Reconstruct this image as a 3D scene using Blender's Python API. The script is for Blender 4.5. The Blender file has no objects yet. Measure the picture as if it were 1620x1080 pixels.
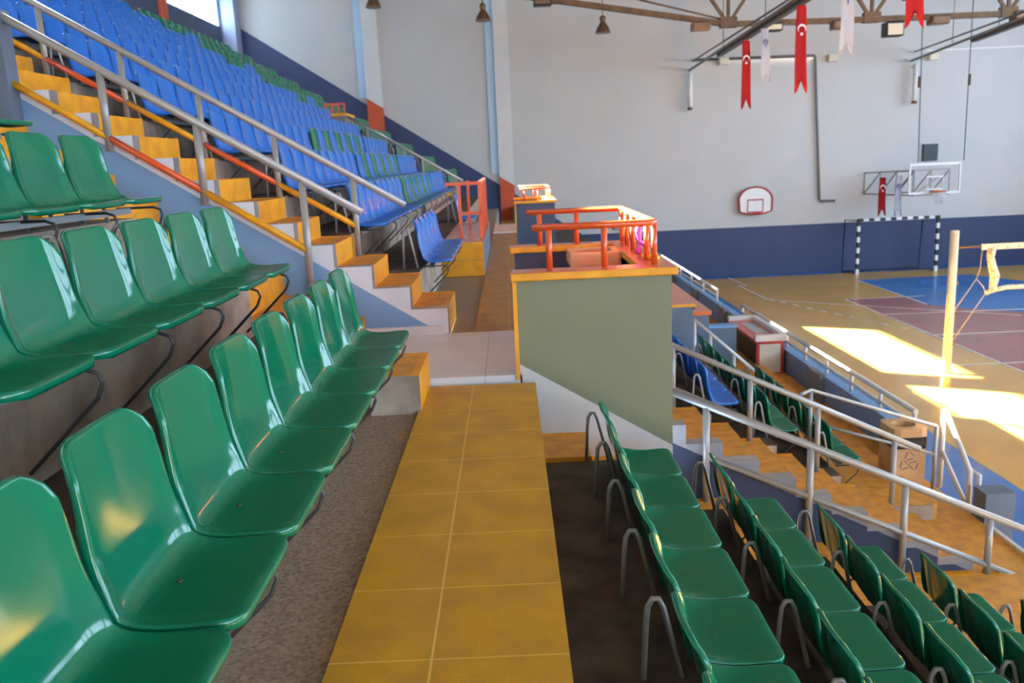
import bpy, bmesh, math, random
from mathutils import Vector, Matrix
random.seed(7)
C = bpy.context.scene.collection
sc = bpy.context.scene
V = Vector

# ------------------------------------------------------------------ materials
def new_mat(name):
    m = bpy.data.materials.new(name); m.use_nodes = True
    nt = m.node_tree; b = nt.nodes['Principled BSDF']
    return m, nt, b
def lin(r, g, b):
    f = lambda c: ((c / 255) / 12.92 if c <= 10 else (((c / 255) + .055) / 1.055) ** 2.4)
    return (f(r), f(g), f(b), 1)
def mixcol(nt, fac, a, b):
    n = nt.nodes.new('ShaderNodeMix'); n.data_type = 'RGBA'
    for sock, val in ((n.inputs[0], fac), (n.inputs[6], a), (n.inputs[7], b)):
        if hasattr(val, 'is_linked'): nt.links.new(val, sock)
        else: sock.default_value = val
    return n.outputs[2]
def math_n(nt, op, a, b=0.0):
    n = nt.nodes.new('ShaderNodeMath'); n.operation = op
    for sock, val in ((n.inputs[0], a), (n.inputs[1], b)):
        if hasattr(val, 'is_linked'): nt.links.new(val, sock)
        else: sock.default_value = val
    return n.outputs[0]
def coords(nt):
    t = nt.nodes.new('ShaderNodeTexCoord'); s = nt.nodes.new('ShaderNodeSeparateXYZ')
    nt.links.new(t.outputs['Object'], s.inputs[0])
    return t.outputs['Object'], s.outputs
def noise_fac(nt, vec, scale, lo, hi, detail=4):
    n = nt.nodes.new('ShaderNodeTexNoise'); n.inputs['Scale'].default_value = scale; n.inputs['Detail'].default_value = detail
    nt.links.new(vec, n.inputs['Vector'])
    r = nt.nodes.new('ShaderNodeMapRange'); r.inputs[1].default_value = lo; r.inputs[2].default_value = hi
    nt.links.new(n.outputs[0], r.inputs[0])
    return r.outputs[0]
def bump(nt, b, vec, scale, strength, dist=.004):
    n = nt.nodes.new('ShaderNodeTexNoise'); n.inputs['Scale'].default_value = scale; n.inputs['Detail'].default_value = 3
    nt.links.new(vec, n.inputs['Vector'])
    u = nt.nodes.new('ShaderNodeBump'); u.inputs['Strength'].default_value = strength; u.inputs['Distance'].default_value = dist
    nt.links.new(n.outputs[0], u.inputs['Height']); nt.links.new(u.outputs[0], b.inputs['Normal'])
def mat(name, col, rough=.5, metal=0.0, col2=None, scale=6, lo=.4, hi=.65, bmp=None, coat=0, spec=None):
    m, nt, b = new_mat(name)
    b.inputs['Base Color'].default_value = col; b.inputs['Roughness'].default_value = rough; b.inputs['Metallic'].default_value = metal
    if coat: b.inputs['Coat Weight'].default_value = coat; b.inputs['Coat Roughness'].default_value = .08
    if spec is not None: b.inputs['Specular IOR Level'].default_value = spec
    vec, _ = coords(nt)
    if col2:
        nt.links.new(mixcol(nt, noise_fac(nt, vec, scale, lo, hi), col, col2), b.inputs['Base Color'])
    if bmp: bump(nt, b, vec, *bmp)
    return m
def split_mat(name, below, above, a, s, zmin=None, rough=.6, scale=3):
    """two paints meeting on the line z = a + s*x (never under zmin)"""
    m, nt, b = new_mat(name); b.inputs['Roughness'].default_value = rough
    vec, xyz = coords(nt)
    line = math_n(nt, 'ADD', math_n(nt, 'MULTIPLY', xyz[0], s), a)
    if zmin is not None: line = math_n(nt, 'MAXIMUM', line, zmin)
    f = math_n(nt, 'GREATER_THAN', xyz[2], line)
    col = mixcol(nt, f, below, above)
    dk = mixcol(nt, noise_fac(nt, vec, scale, .3, .7), (.93, .93, .93, 1), (1, 1, 1, 1))
    n = nt.nodes.new('ShaderNodeMix'); n.data_type = 'RGBA'; n.blend_type = 'MULTIPLY'; n.inputs[0].default_value = 1
    nt.links.new(col, n.inputs[6]); nt.links.new(dk, n.inputs[7]); nt.links.new(n.outputs[2], b.inputs['Base Color'])
    bump(nt, b, vec, 40, .15)
    return m
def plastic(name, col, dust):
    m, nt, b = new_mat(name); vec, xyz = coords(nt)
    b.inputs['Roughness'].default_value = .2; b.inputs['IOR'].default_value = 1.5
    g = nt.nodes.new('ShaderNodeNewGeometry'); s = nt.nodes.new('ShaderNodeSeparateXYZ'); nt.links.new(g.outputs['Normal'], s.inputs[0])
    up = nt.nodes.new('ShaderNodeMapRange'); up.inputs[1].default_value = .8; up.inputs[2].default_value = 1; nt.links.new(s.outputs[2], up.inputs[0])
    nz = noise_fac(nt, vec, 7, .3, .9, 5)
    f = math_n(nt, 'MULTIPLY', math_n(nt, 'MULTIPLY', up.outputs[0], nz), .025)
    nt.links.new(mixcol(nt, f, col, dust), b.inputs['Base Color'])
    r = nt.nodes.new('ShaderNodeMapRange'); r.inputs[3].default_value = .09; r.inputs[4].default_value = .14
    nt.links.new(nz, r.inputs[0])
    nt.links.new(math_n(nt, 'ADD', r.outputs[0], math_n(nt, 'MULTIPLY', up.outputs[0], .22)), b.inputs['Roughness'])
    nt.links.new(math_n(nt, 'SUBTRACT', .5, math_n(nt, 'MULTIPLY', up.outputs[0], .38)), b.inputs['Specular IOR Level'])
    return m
def tile_mat(name, c1, c2, groove, py, oy, jx, w=.006, rough=.45, scale=5):
    m, nt, b = new_mat(name); vec, xyz = coords(nt)
    b.inputs['Roughness'].default_value = rough
    base = mixcol(nt, noise_fac(nt, vec, scale, .35, .7), c1, c2)
    fine = mixcol(nt, noise_fac(nt, vec, 160, .3, .75), (.82, .8, .78, 1), (1.06, 1.06, 1.06, 1))
    n = nt.nodes.new('ShaderNodeMix'); n.data_type = 'RGBA'; n.blend_type = 'MULTIPLY'; n.inputs[0].default_value = 1
    nt.links.new(base, n.inputs[6]); nt.links.new(fine, n.inputs[7])
    yy = math_n(nt, 'FLOORED_MODULO', math_n(nt, 'SUBTRACT', xyz[1], oy), py)
    g1 = math_n(nt, 'LESS_THAN', yy, w)
    g2 = math_n(nt, 'LESS_THAN', math_n(nt, 'ABSOLUTE', math_n(nt, 'SUBTRACT', xyz[0], jx)), w * .6)
    g = math_n(nt, 'MAXIMUM', g1, g2)
    nt.links.new(mixcol(nt, g, n.outputs[2], groove), b.inputs['Base Color'])
    nn = nt.nodes.new('ShaderNodeTexNoise'); nn.inputs['Scale'].default_value = 120; nt.links.new(vec, nn.inputs['Vector'])
    h = math_n(nt, 'SUBTRACT', math_n(nt, 'MULTIPLY', nn.outputs[0], .5), g)
    u = nt.nodes.new('ShaderNodeBump'); u.inputs['Strength'].default_value = .35; u.inputs['Distance'].default_value = .004
    nt.links.new(h, u.inputs['Height']); nt.links.new(u.outputs[0], b.inputs['Normal'])
    return m

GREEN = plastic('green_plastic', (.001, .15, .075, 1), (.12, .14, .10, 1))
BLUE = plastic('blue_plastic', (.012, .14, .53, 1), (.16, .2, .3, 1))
STEEL = mat('grey_painted_steel', lin(150, 150, 148), .38, .25)
STEELW = mat('light_painted_steel', lin(196, 194, 190), .38, .1)
DARKSTEEL = mat('dark_steel', lin(70, 68, 66), .45, .4)
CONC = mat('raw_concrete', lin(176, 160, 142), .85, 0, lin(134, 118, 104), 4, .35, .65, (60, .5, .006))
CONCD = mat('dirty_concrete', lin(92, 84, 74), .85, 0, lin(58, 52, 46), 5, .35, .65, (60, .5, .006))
TERR = mat('speckled_terrazzo', lin(158, 142, 124), .6, 0, lin(112, 98, 84), 70, .38, .7, (90, .4, .004))
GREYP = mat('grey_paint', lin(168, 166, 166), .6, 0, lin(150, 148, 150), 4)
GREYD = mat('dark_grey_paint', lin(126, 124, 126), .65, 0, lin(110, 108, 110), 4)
WHITEP = mat('off_white_paint', lin(205, 203, 198), .55)
YEL = mat('yellow_paint', lin(228, 160, 8), .5, 0, lin(212, 142, 10), 7)
YELW = mat('worn_yellow_tread', lin(210, 152, 56), .6, 0, lin(186, 130, 54), 9, .4, .65, (80, .3, .004))
ORANGE = mat('orange_enamel', lin(214, 84, 34), .3, 0, None, coat=.3)
ORANGEP = mat('orange_wall_paint', lin(196, 84, 44), .55, 0, lin(184, 76, 42), 3)
ORTOP = mat('orange_gloss_cap', lin(208, 112, 70), .22, 0, lin(196, 100, 64), 8)
WALK = tile_mat('yellow_walkway_tile', lin(206, 160, 34), lin(184, 142, 50), lin(220, 184, 90), .4035, 2.115, -.27)
WALKF = tile_mat('worn_walkway_tile', lin(186, 136, 62), lin(150, 112, 66), lin(196, 150, 80), .4035, .1, -.05)
MARBLE = tile_mat('white_marble_tile', lin(226, 224, 226), lin(208, 206, 210), lin(170, 140, 132), .62, .3, -.2, .004, .3, 2)
BOXG = mat('olive_green_paint', lin(124, 128, 102), .6, 0, lin(118, 122, 98), 3, bmp=(120, .15, .003))
BOXSPLIT = split_mat('olive_over_grey_paint', lin(190, 188, 186), lin(114, 119, 94), .109, -.605)
STR = split_mat('blue_under_grey_stringer_paint', lin(118, 158, 198), lin(222, 226, 234), -.333, -.636)
STRD = split_mat('navy_under_grey_stringer_paint', lin(42, 54, 82), lin(140, 140, 146), -.34, -.50)
ENDW = split_mat('white_over_navy_wall_paint', lin(50, 64, 100), lin(194, 195, 193), .233, -.656, -1.6, .6, .6)
PILM = split_mat('white_over_orange_pilaster_paint', lin(204, 84, 44), lin(214, 214, 212), .56, -.64, -1.6)
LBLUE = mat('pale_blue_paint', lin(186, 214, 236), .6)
NAVY = mat('navy_paint', lin(62, 74, 98), .6, 0, lin(56, 68, 92), 2)
SLATE = mat('slate_blue_paint', lin(92, 108, 128), .6, 0, lin(84, 100, 120), 3)
SKYB = mat('sky_blue_paint', lin(112, 160, 206), .5)
WALLB = mat('low_wall_blue_paint', lin(122, 146, 182), .55, 0, lin(110, 134, 172), 2)
CEIL = mat('ceiling_paint', lin(168, 160, 146), .8)
LIGHTW = mat('pale_wall_paint', lin(196, 196, 194), .7)
RUST = mat('brown_truss_paint', lin(112, 84, 52), .6, .1, lin(92, 66, 42), 5)
COURTY = mat('court_yellow', lin(206, 156, 62), .2, 0, lin(196, 146, 56), .8, spec=.6)
COURTR = mat('court_red', lin(160, 88, 78), .2, 0, lin(150, 82, 74), .8, spec=.6)
COURTB = mat('court_blue', lin(48, 112, 180), .22, 0, lin(42, 104, 172), .8, spec=.6)
LINEW = mat('court_line_white', lin(222, 214, 200), .3)
RED = mat('red_cloth', lin(206, 30, 38), .7)
WCLOTH = mat('white_cloth', lin(228, 230, 242), .7)
FLAGW = mat('flag_white', lin(240, 240, 240), .7)
EMBL = mat('emblem_blue_grey', lin(120, 126, 160), .7)
CREAM = mat('cream_paint', lin(236, 218, 180), .5)
TAPE = mat('worn_white_tape', lin(232, 214, 186), .7, 0, lin(150, 120, 90), 14, .55, .7)
ROPE = mat('rope', lin(176, 160, 140), .8)
BLACK = mat('black_paint', lin(26, 26, 30), .45)
BLACKBAG = mat('black_bag_plastic', lin(30, 28, 28), .28, 0, None, bmp=(14, .8, .02))
DARKM = mat('dark_opening', lin(16, 15, 15), .9)
CARD = mat('tan_cardboard', lin(196, 156, 112), .75, 0, lin(182, 142, 98), 4)
REDT = mat('red_trim_paint', lin(178, 44, 30), .45)
IVORY = mat('ivory_panel', lin(214, 206, 184), .5)
PINKT = mat('pink_desk_top', lin(204, 104, 96), .35)
GLASSP = mat('grey_glass_inset', lin(150, 160, 168), .15)
WHITE = mat('white_enamel', lin(232, 230, 226), .4)
BRONZE = mat('bronze_lamp_metal', lin(120, 92, 70), .35, .6)
LAMPG = mat('lamp_lens', lin(214, 206, 180), .25)
NETW = mat('white_netting', lin(226, 226, 226), .8)
PURPLE = mat('purple_ribbon', lin(190, 60, 190), .5)
YRIB = mat('yellow_ribbon', lin(240, 196, 20), .5)
GASKET = mat('tray_grey_metal', lin(112, 110, 106), .5, .3)
def glass():
    m, nt, b = new_mat('window_glass'); nt.nodes.remove(b)
    o = nt.nodes['Material Output']; t = nt.nodes.new('ShaderNodeBsdfTransparent'); g = nt.nodes.new('ShaderNodeBsdfGlossy')
    g.inputs['Roughness'].default_value = .02; x = nt.nodes.new('ShaderNodeMixShader'); x.inputs[0].default_value = .06
    t.inputs[0].default_value = (.94, .95, .96, 1)
    nt.links.new(t.outputs[0], x.inputs[1]); nt.links.new(g.outputs[0], x.inputs[2]); nt.links.new(x.outputs[0], o.inputs[0]); return m
GLASS = glass()
def clear_board():
    m, nt, b = new_mat('clear_acrylic'); nt.nodes.remove(b)
    o = nt.nodes['Material Output']; t = nt.nodes.new('ShaderNodeBsdfTransparent'); g = nt.nodes.new('ShaderNodeBsdfGlossy')
    g.inputs['Roughness'].default_value = .05; x = nt.nodes.new('ShaderNodeMixShader'); x.inputs[0].default_value = .08
    nt.links.new(t.outputs[0], x.inputs[1]); nt.links.new(g.outputs[0], x.inputs[2]); nt.links.new(x.outputs[0], o.inputs[0]); return m
ACRYL = clear_board()

# ------------------------------------------------------------------ mesh helpers
class MB:
    def __init__(s): s.bm = bmesh.new(); s.mats = []
    def mi(s, m):
        if m not in s.mats: s.mats.append(m)
        return s.mats.index(m)
    def box(s, x0, x1, y0, y1, z0, z1, m, top=None, right=None, front=None, M=None):
        p = [(x0,y0,z0),(x1,y0,z0),(x1,y1,z0),(x0,y1,z0),(x0,y0,z1),(x1,y0,z1),(x1,y1,z1),(x0,y1,z1)]
        v = [s.bm.verts.new(M @ V(q) if M else q) for q in p]
        for idx, mm in (((0,3,2,1), m), ((4,5,6,7), top or m), ((0,1,5,4), front or m), ((1,2,6,5), right or m), ((2,3,7,6), m), ((3,0,4,7), m)):
            f = s.bm.faces.new([v[i] for i in idx]); f.material_index = s.mi(mm)
        return s
    def prism(s, poly, y0, y1, m, tops=None, ends=None):
        """poly in XZ, extruded along Y; tops / rights: list of materials per edge"""
        a = [s.bm.verts.new((x, y0, z)) for x, z in poly]; b = [s.bm.verts.new((x, y1, z)) for x, z in poly]
        n = len(poly)
        f = s.bm.faces.new(a); f.material_index = s.mi(ends or m)
        f = s.bm.faces.new(b[::-1]); f.material_index = s.mi(ends or m)
        for i in range(n):
            j = (i + 1) % n
            f = s.bm.faces.new([a[j], a[i], b[i], b[j]]); f.material_index = s.mi(tops[i] if tops else m)
        return s
    def poly(s, pts, m):
        f = s.bm.faces.new([s.bm.verts.new(p) for p in pts]); f.material_index = s.mi(m); return s
    def slab(s, pts, d, m):
        """flat polygon pushed along vector d"""
        d = V(d); a = [s.bm.verts.new(p) for p in pts]; b = [s.bm.verts.new(V(p) + d) for p in pts]; n = len(pts)
        k = s.mi(m)
        for f in (s.bm.faces.new(a), s.bm.faces.new(b[::-1])): f.material_index = k
        for i in range(n):
            f = s.bm.faces.new([a[(i+1)%n], a[i], b[i], b[(i+1)%n]]); f.material_index = k
        return s
    def tube(s, path, r, m, n=8, cap=True, closed=False):
        path = [V(p) for p in path]; rings = []; k = s.mi(m); up = V((0, 0, 1)); prev = None
        L = len(path)
        for i, p in enumerate(path):
            if closed: t = (path[(i+1) % L] - path[i-1]).normalized()
            else: t = ((path[min(i+1, L-1)] - path[max(i-1, 0)])).normalized()
            if prev is None:
                a = t.cross(up)
                if a.length < 1e-3: a = t.cross(V((1, 0, 0)))
                a.normalize()
            else: a = (prev - t * prev.dot(t)).normalized()
            prev = a; b = t.cross(a); rr = r[i] if isinstance(r, (list, tuple)) else r
            rings.append([s.bm.verts.new(p + (a * math.cos(2*math.pi*q/n) + b * math.sin(2*math.pi*q/n)) * rr) for q in range(n)])
        for i in range(L if closed else L - 1):
            A, B = rings[i], rings[(i+1) % L]
            for q in range(n):
                f = s.bm.faces.new([A[q], A[(q+1)%n], B[(q+1)%n], B[q]]); f.material_index = k; f.smooth = True
        if cap and not closed:
            for f in (s.bm.faces.new(rings[0][::-1]), s.bm.faces.new(rings[-1])): f.material_index = k
        return s
    def bar(s, p, q, w, h, m):
        """square bar from p to q"""
        p, q = V(p), V(q); t = (q - p); L = t.length; t.normalize()
        a = t.cross(V((0,0,1)))
        if a.length < 1e-3: a = V((1,0,0))
        a.normalize(); b = a.cross(t)
        M = Matrix((( a.x, t.x, b.x, p.x), (a.y, t.y, b.y, p.y), (a.z, t.z, b.z, p.z), (0,0,0,1)))
        return s.box(-w/2, w/2, 0, L, -h/2, h/2, m, M=M)
    def lathe(s, prof, c, m, n=20, sq=None):
        k = s.mi(m); rings = []
        for r, z in prof:
            ring = []
            for q in range(n):
                t = 2*math.pi*q/n; cx, sx = math.cos(t), math.sin(t)
                ring.append(s.bm.verts.new((c[0] + r*cx, c[1] + r*sx, c[2] + z)))
            rings.append(ring)
        for A, B in zip(rings, rings[1:]):
            for q in range(n):
                f = s.bm.faces.new([A[q], A[(q+1)%n], B[(q+1)%n], B[q]]); f.material_index = k; f.smooth = True
        for f in (s.bm.faces.new(rings[0][::-1]), s.bm.faces.new(rings[-1])): f.material_index = k
        return s
    def build(s, name, parent=None, bevel=0):
        bmesh.ops.recalc_face_normals(s.bm, faces=s.bm.faces)
        me = bpy.data.meshes.new(name); s.bm.to_mesh(me); s.bm.free()
        for m in s.mats: me.materials.append(m)
        o = bpy.data.objects.new(name, me); C.objects.link(o)
        if parent:
            o.parent = parent
            o.matrix_parent_inverse = Matrix.Translation(-parent.location)
        if bevel:
            md = o.modifiers.new('bevel', 'BEVEL'); md.width = bevel; md.segments = 2; md.limit_method = 'ANGLE'
        return o
def tag(o, label, cat, group=None):
    o['label'] = label; o['category'] = cat
    if group: o['group'] = group
    return o
def thing(name, label, cat, loc, group=None):
    o = bpy.data.objects.new(name, None); C.objects.link(o); o.location = loc; o.empty_display_size = .1
    return tag(o, label, cat, group)
def struct(o, label, cat='structure'):
    o['kind'] = 'structure'; o['label'] = label; o['category'] = cat; return o
ORD = ['', 'first', 'second', 'third', 'fourth', 'fifth', 'sixth', 'seventh', 'eighth', 'ninth', 'tenth', 'eleventh', 'twelfth', 'thirteenth', 'fourteenth', 'fifteenth', 'sixteenth',
       'seventeenth', 'eighteenth', 'nineteenth', 'twentieth'] + ['twenty-' + w for w in ('first', 'second', 'third', 'fourth', 'fifth', 'sixth', 'seventh', 'eighth', 'ninth')] + ['thirtieth'] + \
      ['thirty-' + w for w in ('first', 'second', 'third', 'fourth', 'fifth', 'sixth', 'seventh', 'eighth', 'ninth')] + ['fortieth'] + ['forty-' + w for w in ('first', 'second', 'third', 'fourth', 'fifth', 'sixth', 'seventh', 'eighth', 'ninth')] + \
      ['fiftieth'] + ['fifty-' + w for w in ('first', 'second', 'third', 'fourth', 'fifth', 'sixth', 'seventh', 'eighth', 'ninth')] + ['sixtieth']

# ------------------------------------------------------------------ camera
f_px = 1350.
dY = V((803 - 810, 540 - 255, f_px)).normalized()
u = V((-.045, 1, 0)); u = (u - dY * u.dot(dY)).normalized()
dX = V((u.y*dY.z - u.z*dY.y, u.z*dY.x - u.x*dY.z, u.x*dY.y - u.y*dY.x))
if dX.x < 0: dX = -dX
EYE = V((0, 0, 1.33))
right = V((dX.x, dY.x, u.x)); upv = V((dX.y, dY.y, u.y)); fwd = V((dX.z, dY.z, u.z))
cam = bpy.data.cameras.new('camera'); co = bpy.data.objects.new('camera', cam); C.objects.link(co)
co.matrix_world = Matrix(((right.x, upv.x, -fwd.x, EYE.x), (right.y, upv.y, -fwd.y, EYE.y), (right.z, upv.z, -fwd.z, EYE.z), (0, 0, 0, 1)))
cam.sensor_width = 36; cam.lens = f_px / 1620 * 36; cam.clip_start = .05; cam.clip_end = 200
cam.dof.use_dof = True; cam.dof.focus_distance = 2.9; cam.dof.aperture_fstop = 5.0
sc.camera = co
def px(p):
    d = V(p) - EYE; z = d.dot(fwd)
    if z <= .05: return None
    return (810 + f_px * d.dot(right) / z, 540 - f_px * d.dot(upv) / z)

# ------------------------------------------------------------------ the hall
HX0, HX1, HY0, HY1, HZ, FZ = -10.2, 24.0, -14.0, 33.5, 8.9, -3.5
fl = MB()
fl.box(4.3, HX1, HY0, HY1, FZ - .2, FZ, COURTB)                                   # blue margin
fl.box(7.0, HX1, HY0, 32.9, FZ, FZ + .002, COURTY)
fl.box(10.65, HX1, HY0, 27.05, FZ + .002, FZ + .004, COURTR)
z3 = FZ + .006
fl.slab([(12.6, 30.95, z3), (16.75, 31.15, z3), (19.2, 25.0, z3), (17.0, 23.4, z3), (14.5, 23.7, z3), (13.3, 24.6, z3), (12.5, 25.6, z3)], (0, 0, -.003), COURTB)
def line(x0, y0, x1, y1, w=.06, z=FZ + .010):
    d = (V((x1, y1, 0)) - V((x0, y0, 0))).normalized(); n = V((-d.y, d.x, 0)) * w / 2
    fl.slab([(x0 - n.x, y0 - n.y, z), (x1 - n.x, y1 - n.y, z), (x1 + n.x, y1 + n.y, z), (x0 + n.x, y0 + n.y, z)], (0, 0, -.004), LINEW)
line(10.65, HY0, 10.65, 27.05); line(10.65, 27.05, 13.2, 27.05, .04)
line(10.65, 21.3, 20, 21.3); line(9.5, 18.2, 20, 18.2); line(8.5, 30.8, 8.4, 33.0)
line(12.55, 25.6, 12.6, 30.95); line(10.65, 24.3, 20, 24.0, .05); line(10.65, 14.5, 20, 14.5)
arc = [(8.25, 30.96), (8.28, 29.4), (8.34, 27.77), (8.85, 27.19), (11.0, 25.6), (14.08, 23.3)]
for a, b in zip(arc, arc[1:]): line(*a, *b)
for i in range(11):
    t = i / 11; line(8.36 + t*2.36, 27.7 - t*6.4, 8.36 + (t+.045)*2.36, 27.7 - (t+.045)*6.4)
struct(fl.build('floor'), 'glossy yellow court floor with red and blue zones and white lines', 'floor')
struct(MB().box(HX0 - .4, HX1 + .4, HY0 - .3, HY1 + .3, HZ, HZ + .2, CEIL).build('ceiling'), 'pale hall ceiling above the steel truss', 'ceiling')
struct(MB().box(HX0 - .15, HX1 + .2, HY1, HY1 + .25, FZ - .2, HZ, ENDW).build('wall_far'), 'far end wall, white above and navy below', 'wall')
nx = [(1.5 + 4.6*i, 5.5 + 4.6*i) for i in range(5)]; NW0, NW1 = 1.6, 5.6  # unseen window bays, added to light surfaces that face the viewer
wn = MB(); wn.box(HX0 - .15, HX1 + .2, HY0 - .2, HY0, FZ - .2, NW0, LIGHTW); wn.box(HX0 - .15, HX1 + .2, HY0 - .2, HY0, NW1, HZ, LIGHTW)
edges = [HX0 - .15] + [e for a, b in nx for e in (a, b)] + [HX1 + .2]
for i in range(0, len(edges), 2): wn.box(edges[i], edges[i+1], HY0 - .2, HY0, NW0, NW1, LIGHTW)
struct(wn.build('wall_near'), 'pale end wall behind the viewer', 'wall')
for i, (a, b) in enumerate(nx):
    w = MB()
    for k in range(5): w.box(a + k*.99, a + k*.99 + .04, HY0 - .12, HY0 - .08, NW0, NW1, WHITE)
    for k in range(5): w.box(a, b, HY0 - .12, HY0 - .08, NW0 + k*.99, NW0 + k*.99 + .04, WHITE)
    o = w.build('window_%d' % (i + 15)); struct(o, 'gridded unseen window added for fill in the end wall behind the viewer', 'window')
    MB().box(a, b, HY0 - .105, HY0 - .1, NW0, NW1, GLASS).build('pane', o)

# back wall with a strip of windows over the top row
wy = [(27.55 - 6.3*i, 32.75 - 6.3*i) for i in range(7)]
SILL, HEAD = 6.55, 7.48
wl = MB(); wl.box(HX0 - .15, HX0, HY0, HY1, FZ - .2, SILL, NAVY); wl.box(HX0 - .15, HX0, HY0, HY1, HEAD, HZ, LBLUE)
edges = [HY1] + [e for a, b in wy for e in (b, a)] + [HY0]
for i in range(0, len(edges), 2): wl.box(HX0 - .15, HX0, edges[i+1], edges[i], SILL, HEAD, NAVY)
struct(wl.build('wall_left'), 'navy back wall above the top row of seats', 'wall')
for i, (a, b) in enumerate(wy):
    w = MB()
    for y in (a, a + 1.3, a + 2.6, a + 3.9, b - .04): w.box(HX0 - .1, HX0 - .06, y, y + .04, SILL, HEAD, WHITE)
    w.box(HX0 - .1, HX0 - .06, a, b, SILL, SILL + .04, WHITE); w.box(HX0 - .1, HX0 - .06, a, b, HEAD - .04, HEAD, WHITE)
    o = w.build('window_%d' % (i + 1)); struct(o, 'bright strip window high on the navy back wall', 'window')
    MB().box(HX0 - .085, HX0 - .08, a, b, SILL, HEAD, GLASS).build('pane', o)
    if i == 3: MB().box(HX0 - .075, HX0 - .055, a, b, SILL, 6.98, LIGHTW).build('added_sun_blocker', o)  # unseen board added to keep sun off the left of the balcony
for i in range(6):
    y = 27.05 - 6.3*i
    struct(MB().box(HX0, HX0 + .1, y - .05, y + .45, 4.4, HEAD + .02, ORANGEP).build('trim_%d' % (i + 1)), 'orange pilaster between the windows of the back wall', 'pilaster')
struct(MB().box(HX0, HX0 + .5, HY1 - .65, HY1, 3.9, HZ, mat('lilac_paint', lin(150, 160, 190), .6)).build('trim_7'), 'lilac corner pier beside the strip window', 'pilaster')
struct(MB().box(HX0, HX0 + .55, HY0, HY1 - .7, HEAD + .03, HEAD + .4, mat('teal_beam_paint', lin(170, 200, 206), .6)).build('trim_8'), 'pale teal beam running above the strip windows', 'beam')

# right wall with tall windows facing the stand
RW0, RW1 = .3, 6.4
ry = [(-12.5 + 6.5*i, -7.3 + 6.5*i) for i in range(6)] + [(26.6, 28.6)]
wr = MB(); wr.box(HX1, HX1 + .2, HY0, HY1, FZ - .2, RW0, LIGHTW); wr.box(HX1, HX1 + .2, HY0, HY1, RW1, HZ, LIGHTW)
edges = [HY0] + [e for a, b in ry for e in (a, b)] + [HY1]
for i in range(0, len(edges), 2): wr.box(HX1, HX1 + .2, edges[i], edges[i+1], RW0, RW1, LIGHTW)
struct(wr.build('wall_right'), 'pale side wall across the court', 'wall')
for i, (a, b) in enumerate(ry):
    w = MB()
    for k in range(5): w.box(HX1 + .08, HX1 + .12, a + k*1.29, a + k*1.29 + .05, RW0, RW1, WHITE)
    for k in range(5): w.box(HX1 + .08, HX1 + .12, a, b, RW0 + k*1.51, RW0 + k*1.51 + .05, WHITE)
    o = w.build('window_%d' % (i + 8)); struct(o, 'gridded window on the side wall across the court', 'window')
    MB().box(HX1 + .095, HX1 + .1, a, b, RW0, RW1, GLASS).build('pane', o)

# far wall trim: pilasters
for n, (x0, x1) in enumerate(((-5.17, -4.6), (-.33, .22))):
    struct(MB().box(x0, x1, HY1 - .3, HY1, -2.5, HZ, PILM).build('trim_%d' % (9 + n)), 'white pilaster with orange foot on the far wall', 'pilaster')
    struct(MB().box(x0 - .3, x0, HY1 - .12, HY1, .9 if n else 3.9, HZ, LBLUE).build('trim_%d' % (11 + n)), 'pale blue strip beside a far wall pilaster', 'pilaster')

# ------------------------------------------------------------------ upper stand: terraces, stairs, walkway
RX = lambda k: -.84 - .60 * (k - 1)          # riser of tier k
TZ = lambda k: .03 + .36 * k
def terrace(name, y0, y1, xfront, zfront, label, kmin=1, off=0.0):
    pts = [(xfront, zfront)]; mats = [TERR]
    for k in range(kmin, 13):
        zprev = zfront if k == kmin else TZ(k - 1)
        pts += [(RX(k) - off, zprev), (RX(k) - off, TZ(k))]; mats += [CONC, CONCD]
    pts += [(HX0, TZ(12)), (HX0, -1.0), (xfront, -1.0)]; mats += [CONC, CONC, CONC]
    m = MB(); m.prism(pts, y0, y1, CONC, tops=mats, ends=CONC)
    return struct(m.build(name), label, 'terrace')
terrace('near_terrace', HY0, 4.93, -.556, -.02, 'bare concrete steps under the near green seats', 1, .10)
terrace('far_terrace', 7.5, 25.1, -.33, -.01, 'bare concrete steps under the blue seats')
# walkway
struct(MB().box(-.555, .11, HY0, 5.06, -.5, 0, WALK, right=CONC, front=CONC).build('walkway'), 'yellow tiled walkway between the seat rows', 'walkway')
struct(MB().box(-.33, .11, 7.5, 16.3, -.5, 0, WALKF).build('walkway'), 'worn yellow walkway beyond the first white landing', 'walkway')
struct(MB().box(-.33, .11, 18.4, HY1 - .3, -1.6, -.9, YELW).box(HX0, -.33, 25.1, HY1 - .3, -1.6, -.9, NAVY).build('walkway'), 'sunken far end of the walkway by the end wall', 'walkway')
struct(MB().box(-1.18, .03, 5.15, 6.58, -.5, .03, MARBLE).build('landing'), 'white tiled landing beside the olive balcony wall', 'landing')
struct(MB().box(-.56, .11, 5.06, 5.15, -.5, -.03, CONCD).box(-1.18, -.56, 4.93, 5.15, -.5, -.02, CONC).box(-.33, .11, 6.58, 7.5, -.5, .0, WALKF).box(-.52, -.33, 6.585, 7.5, -.5, -.01, TERR).build('trim_13'), 'narrow floor strips at the edges of the landing', 'floor')
struct(MB().box(-.33, .11, 16.3, 18.4, -.5, .02, MARBLE).build('landing'), 'second white landing far along the walkway', 'landing')
struct(MB().box(-1.18, -.56, 6.545, 6.58, .03, .10, MARBLE).build('baseboard_stair'), 'white tile skirting under the blue stair side', 'baseboard')
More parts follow.
